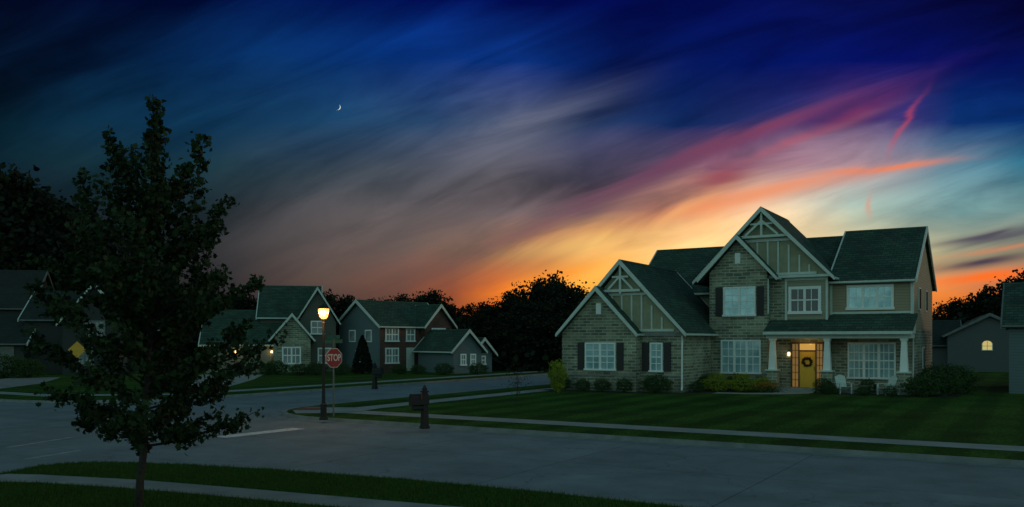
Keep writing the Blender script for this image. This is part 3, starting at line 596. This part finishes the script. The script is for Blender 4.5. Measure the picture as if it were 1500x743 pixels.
for (px,py,k) in ((405,551,1.2),(440,552,1.0),(463,552,1.1),(500,552,1.0),(585,550,0.8),(612,550,0.8),(650,551,1.0),(700,551,1.0),(392,551,1.0),(8,556,1.8),(40,556,1.5)):
    copy_thing(sh2,site(px,py)+(0.12,),px,(k,k,k),label='low dark shrub by far house wall',group='shrubs by the far houses')
sp=empty('sapling','thin young tree on the open lawn','tree',site(757,594,.12)+(0.12,))
g=Geo(); g.tube([(0,0,0),(.02,0,.8),(-.02,0,1.7)],[.025,.018,.006],6)
for i in range(9):
    a=i*2.2; z=.5+i*.12; g.tube([(0,0,z),(.45*math.cos(a),.45*math.sin(a),z+.35)],[.01,.004],4)
g.obj('trunk','bark',sp); P=rng.normal(size=(160,3))*np.array([.3,.3,.35])+np.array([0,0,1.2]); scatter('crown',P,rng.uniform(.06,.1,160),DIAM,'leaf',sp)

# foreground maple
rng=np.random.default_rng(5); rr=random.Random(5)
fx,fy=atdist(203,15.0)
mt=empty('maple_tree','young maple with upright limbs and ragged airy crown','tree',(fx,fy,0.12))
def env(z):
    pts=[(1.0,0.8),(1.5,1.4),(2.0,1.7),(3.0,1.88),(3.8,1.8),(4.4,1.3),(5.2,0.8),(6.2,0.5),(6.9,0.2),(7.3,0.1)]
    for (a,b),(c,d) in zip(pts,pts[1:]):
        if a<=z<=c: return b+(d-b)*(z-a)/(c-a)
    return 0.3 if z<1 else 0.1
g=Geo(); trunk=[Vector(p) for p in [(0,0,-0.1),(0.03,0,0.5),(0.1,0.02,1.1),(0.12,0,1.9),(0.2,0,2.8),(0.22,0.03,3.8),(0.2,0,4.9),(0.24,0,6.1),(0.28,0,6.8)]]
g.tube(trunk,[.085,.065,.058,.05,.042,.034,.024,.014,.004],9)
def ontrunk(z):
    for a,b in zip(trunk,trunk[1:]):
        if a.z<=z<=b.z: return a.lerp(b,(z-a.z)/(b.z-a.z))
    return trunk[-1]
L=[]
def twig(p,d,ln,nl,rad=0.008,s=0.06):
    d=d.normalized(); m=p+d*ln*0.5+Vector((0,0,.02)); q=p+d*ln+Vector((0,0,0.05*ln)); g.tube([p,m,q],[rad,rad*.7,rad*.3],4)
    for i in range(nl):
        t=rr.uniform(0.2,1.15); c=p.lerp(q,t)
        L.append((c.x+rr.gauss(0,s),c.y+rr.gauss(0,s),c.z+rr.gauss(0,s)-0.02))
nb=66
for i in range(nb):
    t=i/(nb-1); z0=1.05+4.0*t**1.15; th=i*2.39996+rr.uniform(-.3,.3)
    zt=z0+rr.uniform(0.5,1.5)*(1.0 if t<.5 else .9)
    if t<0.2: zt=z0+rr.uniform(0.0,0.6)
    zt=min(zt,6.4); r=env(zt)*rr.uniform(0.55,1.12)
    p0=ontrunk(z0); cxs=0.25
    tip=Vector((cxs+math.cos(th)*r,math.sin(th)*r,zt)); a=p0.lerp(tip,.35)+Vector((0,0,-.08)); b=p0.lerp(tip,.7)+Vector((0,0,-.06))
    g.tube([p0,a,b,tip],[.026-.012*t,.018-.008*t,.011,.003],5)
    pts=[p0,a,b,tip]; ln=(tip-p0).length; n=max(5,int(ln/0.13))
    dens=27 if z0<3.2 else (22 if z0<4.0 else 12)
    for k in range(n):
        s=0.2+0.8*k/(n-1); seg=min(2,int(s*3)); q=pts[seg].lerp(pts[seg+1],s*3-seg)
        dr=(tip-p0).normalized()+Vector((rr.gauss(0,.7),rr.gauss(0,.7),rr.gauss(0.15,.45)))
        twig(q,dr,rr.uniform(.12,.38)*(1.15-.3*t),int(dens*rr.choice([.4,.9,1.2,1.5])))
for (dx,dy,h) in ((-0.72,0.1,6.35),(0.95,-0.1,6.3),(-0.05,0.3,6.65),(-1.2,0,5.7),(1.2,0.2,5.3),(0.22,-.3,6.85),(0.5,.3,5.9),(-0.42,-.2,6.0)):
    p0=ontrunk(3.0 if abs(dx)>.8 else 3.8); tip=Vector((0.2+dx,dy,h)); a=p0.lerp(tip,.4)+Vector((dx*.22,0,-.15)); b=p0.lerp(tip,.75)+Vector((dx*.10,0,0))
    g.tube([p0,a,b,tip],[.022,.015,.009,.003],5); pts=[p0,a,b,tip]
    n=28
    for k in range(n):
        s=0.2+0.8*k/(n-1); seg=min(2,int(s*3)); q=pts[seg].lerp(pts[seg+1],s*3-seg)
        twig(q,Vector((rr.gauss(0,.8),rr.gauss(0,.8),.6+rr.gauss(0,.3))),rr.uniform(.09,.27)*(1.2-.5*s),int(13*rr.choice([.4,.9,1.3,1.6])),s=.05)
g.obj('trunk','bark',mt,smooth=True); P=np.array(L); scatter('crown',P,rng.uniform(.06,.12,len(P)),MAPLE,'leaf',mt)

def inpoly(P,poly):
    x,y=P[:,0],P[:,1]; ins=np.zeros(len(P),bool); n=len(poly)
    for i in range(n):
        x1,y1=poly[i];x2,y2=poly[(i+1)%n]
        c=((y1>y)!=(y2>y))&(x<(x2-x1)*(y-y1)/((y2-y1)+1e-12)+x1); ins^=c
    return ins
swk=[site(a,b,.12) for a,b in [(-40,701),(10,694.5),(60,695.5),(200,703),(350,715),(700,745),(800,756)]]+[site(a,b,.12) for a,b in [(700,766),(560,749),(320,727),(180,715),(60,707.5),(0,706),(-60,712)]]
P=np.stack([rng.uniform(-14,6,240000),rng.uniform(12.5,22.5,240000)],1)
P=P[inpoly(P,offset(Sb,0.15))&~inpoly(P,swk)]
n=len(P); a=rng.uniform(0,6.28,n); h=rng.uniform(.03,.075,n); w=0.006
V=np.zeros((n,3,3)); V[:,0,:2]=P+np.stack([np.cos(a),np.sin(a)],1)*w; V[:,1,:2]=P-np.stack([np.cos(a),np.sin(a)],1)*w; V[:,:2,2]=.12
V[:,2,:2]=P+rng.normal(size=(n,2))*.02; V[:,2,2]=.12+h
me=D.meshes.new('grass'); me.vertices.add(n*3); me.vertices.foreach_set('co',V.astype(np.float32).ravel()); me.loops.add(n*3); me.loops.foreach_set('vertex_index',np.arange(n*3,dtype=np.int32)); me.polygons.add(n); me.polygons.foreach_set('loop_start',np.arange(0,n*3,3,dtype=np.int32)); me.update(calc_edges=True); me.validate(); me.materials.append(M['grass'])
o=D.objects.new('grass',me); COL.objects.link(o); o['kind']='stuff'

# =================================================================== STREET FURNITURE
lx,ly=site(474,615,.12)
sl=empty('street_lamp','black post street lamp with glowing lantern at corner','street lamp',(lx,ly,.12))
Geo().lathe(0,0,[(.16,0),(.16,.06),(.12,.1),(.11,.5),(.13,.54),(.07,.6),(.055,1.2),(.045,3.45),(.07,3.48),(.045,3.53),(.055,3.60)],14).obj('post','black',sl)
la=Geo().lathe(0,0,[(.09,3.64),(.15,3.72),(.20,3.98),(.18,4.0)],8).obj('lantern','lamp',sl)
g=Geo().lathe(0,0,[(.10,3.60),(.10,3.64)],8).lathe(0,0,[(.225,4.0),(.21,4.03),(.13,4.10),(.05,4.14),(.02,4.22),(.005,4.26)],8)
for k in range(8):
    a=k*math.pi/4; g.tube([(.095*math.cos(a),.095*math.sin(a),3.63),(.157*math.cos(a),.157*math.sin(a),3.72),(.208*math.cos(a),.208*math.sin(a),4.0)],[.008]*3,4)
g.obj('cap','black',la)
Geo().lathe(0,0,[(.04,3.79),(.176,3.82),(.184,3.86),(.192,3.91),(.02,3.94)],8).obj('bulb','bulb',la)
light('lamp_light',(0,-0.3,3.8),70,(1,.45,.14),.15,sl)
sx,sy=site(489,610,.12)
ss=empty('stop_sign','red octagonal stop sign on steel post','stop sign',(sx,sy,.12),math.radians(46))
Geo().box(-.025,.025,0.0,.04,0,3.05).obj('post','steel',ss)
R=.39; oc=lambda r:[(r*math.cos(math.radians(22.5+45*k)),2.2+r*math.sin(math.radians(22.5+45*k))) for k in range(8)]
b=Geo().py(oc(R),-.012,-.002).obj('border','signw',ss)
Geo().py(oc(R-.022),-.016,-.0125).obj('panel','red',ss)
def text(s,size,parent,x,y,z,m,rotz=0,name='lettering'):
    cu=D.curves.new(name,'FONT'); cu.body=s; cu.size=size; cu.align_x='CENTER'; cu.align_y='CENTER'; cu.extrude=.001; cu.offset=size*.018
    o=D.objects.new(name,cu); COL.objects.link(o); dg=bpy.context.evaluated_depsgraph_get(); me=D.meshes.new_from_object(o.evaluated_get(dg)); D.objects.remove(o)
    me.materials.clear(); me.materials.append(M[m]); t=D.objects.new(name,me); COL.objects.link(t); t.parent=parent; t.location=(x,y,z); t.rotation_euler=(math.pi/2,0,rotz); return t
tt=text('STOP',.31,ss,0,-.019,2.2,'signw'); tt.scale=(.82,1.15,1)
Geo().box(-.40,.40,.015,.03,2.76,2.90).obj('name_blade','green',ss,label='green street name blade')
Geo().box(-.012,.012,-.36,.42,2.92,3.06).obj('name_blade','green',ss)
def mailbox(px,py,k,label,rot):
    x,y=site(px,py,.12); e=empty('mailbox',label,'mailbox',(x,y,.12),rot); e.scale=(k,k,k)
    Geo().taper(0,0,.12,.12,0,.08).taper(0,0,.10,.085,.08,.55).taper(0,0,.085,.07,.55,1.14).taper(0,0,.10,.10,1.14,1.18).taper(0,0,.05,.06,1.18,1.25).taper(0,0,.06,.01,1.25,1.36).obj('post','black',e)
    prof=[(-.12,.76),(.12,.76)]+[(.12*math.cos(a),.96+.13*math.sin(a)) for a in [math.pi*i/8 for i in range(9)]]
    bx=Geo().py(prof,-.46,.10).obj('box','black',e)
    Geo().py([(x*1.05,.92+(z-.92)*1.05) for x,z in prof],-.49,-.46).obj('door','black',bx); Geo().box(.125,.14,-.2,-.17,.92,1.12).obj('flag','red',bx)
    Geo().tube([(0,-.42,.66),(0,.08,.66)],[.085,.085],10).obj('newspaper_holder','black',e)
    return e
mailbox(622,628,1.04,'black mailbox with newspaper tube on ornate post at kerb',math.radians(-55))
mailbox(549,570,1.15,'dark post mailbox on far verge',math.radians(60))
yx,yy=site(113,566,.12); ys=empty('warning_sign','yellow diamond sign on thin post by far road','sign',(yx,yy,.12),math.radians(25))
Geo().box(-.03,.03,0,.05,0,2.1).obj('post','steel',ys); Geo().py([(0,1.75),(.52,2.27),(0,2.79),(-.52,2.27)],-.02,-.002).obj('panel','yellow',ys)

g=Geo(); n=20; o_=[];i_=[]
for k in range(n+1):
    a=-math.pi*.5+math.pi*k/n; o_.append((math.cos(a),math.sin(a))); i_.append((0.74*math.cos(a),math.sin(a)))
g.py(o_+i_[1:-1][::-1],-.02,.02)
Y=1800; k=4.0*Y/F
m=g.obj('moon','moon',None,label='thin pale crescent moon in the evening sky',category='moon')
m.location=((497-CX)/F*Y,Y,hgt(158,Y)); m.scale=(k,k,k); m.rotation_euler=(0,math.radians(20),0)

# =================================================================== SKY
w=D.worlds.new('World'); scene.world=w; w.use_nodes=True; nt=w.node_tree; nt.nodes.clear()
out=N(nt,'ShaderNodeOutputWorld'); bg=N(nt,'ShaderNodeBackground'); lk=nt.links.new
tc=N(nt,'ShaderNodeTexCoord'); sp_=N(nt,'ShaderNodeSeparateXYZ'); lk(tc.outputs['Generated'],sp_.inputs[0])
def mth(op,a,b=None,c=None,clamp=False):
    n=N(nt,'ShaderNodeMath',operation=op); n.use_clamp=clamp
    for i,x in enumerate((a,b,c)):
        if x is None: continue
        if isinstance(x,(int,float)): n.inputs[i].default_value=x
        else: lk(x,n.inputs[i])
    return n.outputs[0]
X_,Y_,Z_=sp_.outputs
ym=mth('MAXIMUM',Y_,0.12); p=mth('DIVIDE',X_,ym); q=mth('DIVIDE',Z_,ym)
a0=mth('ADD',mth('MULTIPLY',p,F/1500),0.5); b0=mth('SUBTRACT',HZ/1500,mth('MULTIPLY',q,F/1500))
be=math.radians(25); cb_,sb_=math.cos(be),math.sin(be)
bb=mth('ADD',b0,mth('MULTIPLY',mth('MULTIPLY',a0,a0),-0.10))
s_=mth('SUBTRACT',mth('MULTIPLY',a0,cb_),mth('MULTIPLY',bb,sb_)); t_=mth('ADD',mth('MULTIPLY',a0,sb_),mth('MULTIPLY',bb,cb_))
def noise(vs,ks,scale,detail=6,rough=.55,dist=0.0):
    cx=N(nt,'ShaderNodeCombineXYZ'); lk(mth('MULTIPLY',vs[0],ks[0]),cx.inputs[0]); lk(mth('MULTIPLY',vs[1],ks[1]),cx.inputs[1]); cx.inputs[2].default_value=ks[2]
    n=N(nt,'ShaderNodeTexNoise'); n.inputs['Scale'].default_value=scale; n.inputs['Detail'].default_value=detail; n.inputs['Roughness'].default_value=rough; n.inputs['Distortion'].default_value=dist; lk(cx.outputs[0],n.inputs['Vector']); return n.outputs['Fac']
n1=noise((s_,t_),(2.0,8.5,1.3),1.0,3,.5,.5); n2=noise((s_,t_),(5.0,28,4.3),1.0,4,.58,.8); n3=noise((a0,b0),(3,5,7.7),1.0,2)
w1=mth('SUBTRACT',n1,.5); w2=mth('SUBTRACT',n2,.5); w3=mth('SUBTRACT',n3,.5)
wt=mth('ADD',mth('MULTIPLY',w1,.09),mth('MULTIPLY',w2,.045))
a1=mth('ADD',a0,mth('ADD',mth('MULTIPLY',wt,sb_*.7),mth('MULTIPLY',w3,.04))); b1=mth('ADD',b0,mth('MULTIPLY',wt,cb_*.65))
rows=[(0,[(0,2,9,34),(300,1,12,52),(600,1,14,80),(800,2,12,80),(1000,3,14,86),(1200,6,14,76),(1500,4,5,46)]),
(90,[(0,4,20,42),(200,4,29,60),(420,6,43,94),(600,5,42,106),(760,10,48,122),(900,4,25,90),(1150,4,20,98),(1320,5,14,92),(1500,4,18,90)]),
(180,[(0,7,33,46),(300,13,50,80),(500,24,62,96),(640,42,70,106),(760,78,88,114),(860,38,58,98),(1000,16,42,94),(1150,38,44,98),(1250,66,44,94),(1320,54,46,105),(1400,10,48,108),(1500,6,44,104)]),
(250,[(0,8,28,38),(300,22,50,60),(450,48,64,76),(600,76,82,92),(720,102,98,106),(850,76,72,92),(970,96,78,98),(1060,124,80,98),(1180,150,114,126),(1270,146,125,136),(1380,84,114,132),(1500,46,104,126)]),
(310,[(0,9,20,28),(300,27,40,46),(450,66,66,70),(600,92,86,88),(750,116,102,104),(850,122,95,96),(960,166,114,95),(1040,222,155,112),(1120,220,184,150),(1250,158,176,164),(1400,112,150,150),(1500,105,138,138)]),
(370,[(0,10,16,22),(300,36,40,44),(450,72,66,66),(600,96,82,78),(700,120,92,78),(800,182,122,78),(880,246,182,96),(1000,250,200,132),(1300,205,192,145),(1400,165,160,128),(1500,150,140,110)]),
(430,[(0,10,12,18),(350,44,42,44),(500,82,66,60),(600,104,70,58),(670,146,78,52),(740,230,116,42),(850,254,170,60),(1000,236,167,86),(1380,240,135,58),(1500,210,98,50)]),
(498,[(0,8,10,14),(400,36,28,30),(600,72,44,36),(760,160,72,28),(1000,170,82,32),(1500,130,52,26)])]
prev=None
for i,(yy_,st_) in enumerate(rows):
    r=ramp(nt,[(x/1500,srgb(*c)) for x,*c in st_]); lk(a1,r.inputs['Fac'])
    if prev is None: prev=r.outputs['Color']; py0=yy_; continue
    mr=N(nt,'ShaderNodeMapRange'); mr.inputs['From Min'].default_value=py0/1500; mr.inputs['From Max'].default_value=yy_/1500; lk(b1,mr.inputs['Value'])
    mx=N(nt,'ShaderNodeMix',data_type='RGBA'); lk(mr.outputs[0],mx.inputs[0]); lk(prev,mx.inputs[6]); lk(r.outputs['Color'],mx.inputs[7]); prev=mx.outputs[2]; py0=yy_
gain=mth('ADD',mth('ADD',mth('MULTIPLY',w1,2.2),mth('MULTIPLY',w2,1.3)),1.04); gain=mth('MAXIMUM',gain,.35)
hf=N(nt,'ShaderNodeMapRange'); hf.inputs['From Min'].default_value=.30; hf.inputs['From Max'].default_value=.2; hf.inputs['To Min'].default_value=.45; hf.inputs['To Max'].default_value=1; lk(b0,hf.inputs['Value'])
gain=mth('ADD',mth('MULTIPLY',mth('SUBTRACT',gain,1.0),hf.outputs[0]),1.0)
vm=N(nt,'ShaderNodeMix',data_type='RGBA',blend_type='MULTIPLY'); vm.inputs[0].default_value=1; lk(prev,vm.inputs[6]); cg=N(nt,'ShaderNodeCombineColor'); [lk(gain,cg.inputs[i]) for i in range(3)]; lk(cg.outputs[0],vm.inputs[7]); cur=vm.outputs[2]
def blob(cur,cx,cy,ang,lx_,ly_,col,k,nz=.5):
    cx/=1500;cy/=1500;lx_/=1500;ly_/=1500;a=math.radians(ang)
    dx=mth('ADD',mth('SUBTRACT',a0,cx),mth('MULTIPLY',w2,.02)); dy=mth('ADD',mth('SUBTRACT',b0,cy),mth('ADD',mth('MULTIPLY',w3,.02),mth('MULTIPLY',w2,.012)))
    u=mth('SUBTRACT',mth('MULTIPLY',dx,math.cos(a)),mth('MULTIPLY',dy,math.sin(a))); v=mth('ADD',mth('MULTIPLY',dx,math.sin(a)),mth('MULTIPLY',dy,math.cos(a)))
    e=mth('ADD',mth('POWER',mth('ABSOLUTE',mth('DIVIDE',u,lx_)),2),mth('POWER',mth('ABSOLUTE',mth('DIVIDE',v,ly_)),2))
    f=mth('MULTIPLY',mth('EXPONENT',mth('MULTIPLY',e,-1)),mth('MULTIPLY',mth('ADD',mth('MULTIPLY',w2,nz*2.5),1.0),k),None,True)
    mx=N(nt,'ShaderNodeMix',data_type='RGBA'); lk(f,mx.inputs[0]); lk(cur,mx.inputs[6]); mx.inputs[7].default_value=srgb(*col); return mx.outputs[2]
cur=blob(cur,1060,216,20,210,11,(128,58,98),.5,1.8)
cur=blob(cur,860,300,23,260,12,(106,72,88),.45,1.8)
cur=blob(cur,1180,203,22,130,7,(172,95,112),.4,2)
cur=blob(cur,760,198,24,130,24,(112,116,134),.4,1.8)
cur=blob(cur,1120,283,12,190,12,(245,138,85),.6,1.6)
cur=blob(cur,1300,244,6,80,5,(245,130,75),.85,.8)
cur=blob(cur,1325,182,60,42,4,(200,74,90),.5,.6)
cur=blob(cur,1250,166,24,80,9,(128,50,92),.45,1.6)
cur=blob(cur,1272,300,86,16,4,(225,140,105),.5)
cur=blob(cur,1060,262,12,34,9,(150,48,72),.6,1)
cur=blob(cur,1460,343,10,95,7,(84,80,92),.95)
cur=blob(cur,1470,358,10,80,4,(230,130,85),.6)
cur=blob(cur,1440,381,9,80,9,(78,66,78),.95)
cur=blob(cur,1455,404,8,85,9,(255,115,40),.95)
cur=blob(cur,880,352,10,110,16,(255,205,120),.5,1.5)
cur=blob(cur,960,325,26,90,8,(245,180,115),.5,1.5)
cur=blob(cur,800,410,16,80,10,(255,145,40),.45,1.2)
zr=N(nt,'ShaderNodeMapRange'); lk(Z_,zr.inputs['Value']); zr.inputs['From Min'].default_value=-.05; zr.inputs['From Max'].default_value=1
rb=ramp(nt,[(0,(.33,.52,.47,1)),(.3,(.23,.41,.385,1)),(1,(.06,.14,.18,1))]); lk(zr.outputs[0],rb.inputs['Fac'])
yr=N(nt,'ShaderNodeMapRange',interpolation_type='SMOOTHSTEP'); lk(Y_,yr.inputs['Value']); yr.inputs['From Min'].default_value=.55; yr.inputs['From Max'].default_value=-.15
mb=N(nt,'ShaderNodeMix',data_type='RGBA'); lk(yr.outputs[0],mb.inputs[0]); lk(cur,mb.inputs[6]); lk(rb.outputs['Color'],mb.inputs[7])
sky=N(nt,'ShaderNodeTexSky',sky_type='NISHITA'); sky.sun_disc=False; sky.sun_elevation=math.radians(1.0); sky.sun_rotation=math.radians(60)
ad=N(nt,'ShaderNodeMix',data_type='RGBA',blend_type='ADD'); ad.inputs[0].default_value=0.0002; lk(mb.outputs[2],ad.inputs[6]); lk(sky.outputs[0],ad.inputs[7])
lk(ad.outputs[2],bg.inputs['Color']); bg.inputs['Strength'].default_value=1.0; lk(bg.outputs[0],out.inputs['Surface'])
su=D.lights.new('sunset_glow','SUN'); su.energy=0.25; su.angle=math.radians(6); su.color=(1,.55,.3); so=D.objects.new('sunset_glow',su); COL.objects.link(so)  # warm low light added for the right walls; the sun itself has set
dv=Vector((math.sin(math.radians(75)),math.cos(math.radians(75)),math.tan(math.radians(9)))); so.rotation_euler=dv.to_track_quat('Z','Y').to_euler(); so.location=(60,20,30)

# =================================================================== CAMERA
cam=D.cameras.new('camera'); co=D.objects.new('camera',cam); COL.objects.link(co); co.location=(0,0,EYE); co.rotation_euler=(math.pi/2,0,0)
cam.sensor_width=36; cam.lens=36*F/1500; cam.shift_y=(HZ-371.5)/1500; cam.clip_end=6000; scene.camera=co
scene.view_settings.view_transform='Standard'; scene.view_settings.look='None'; scene.view_settings.exposure=0
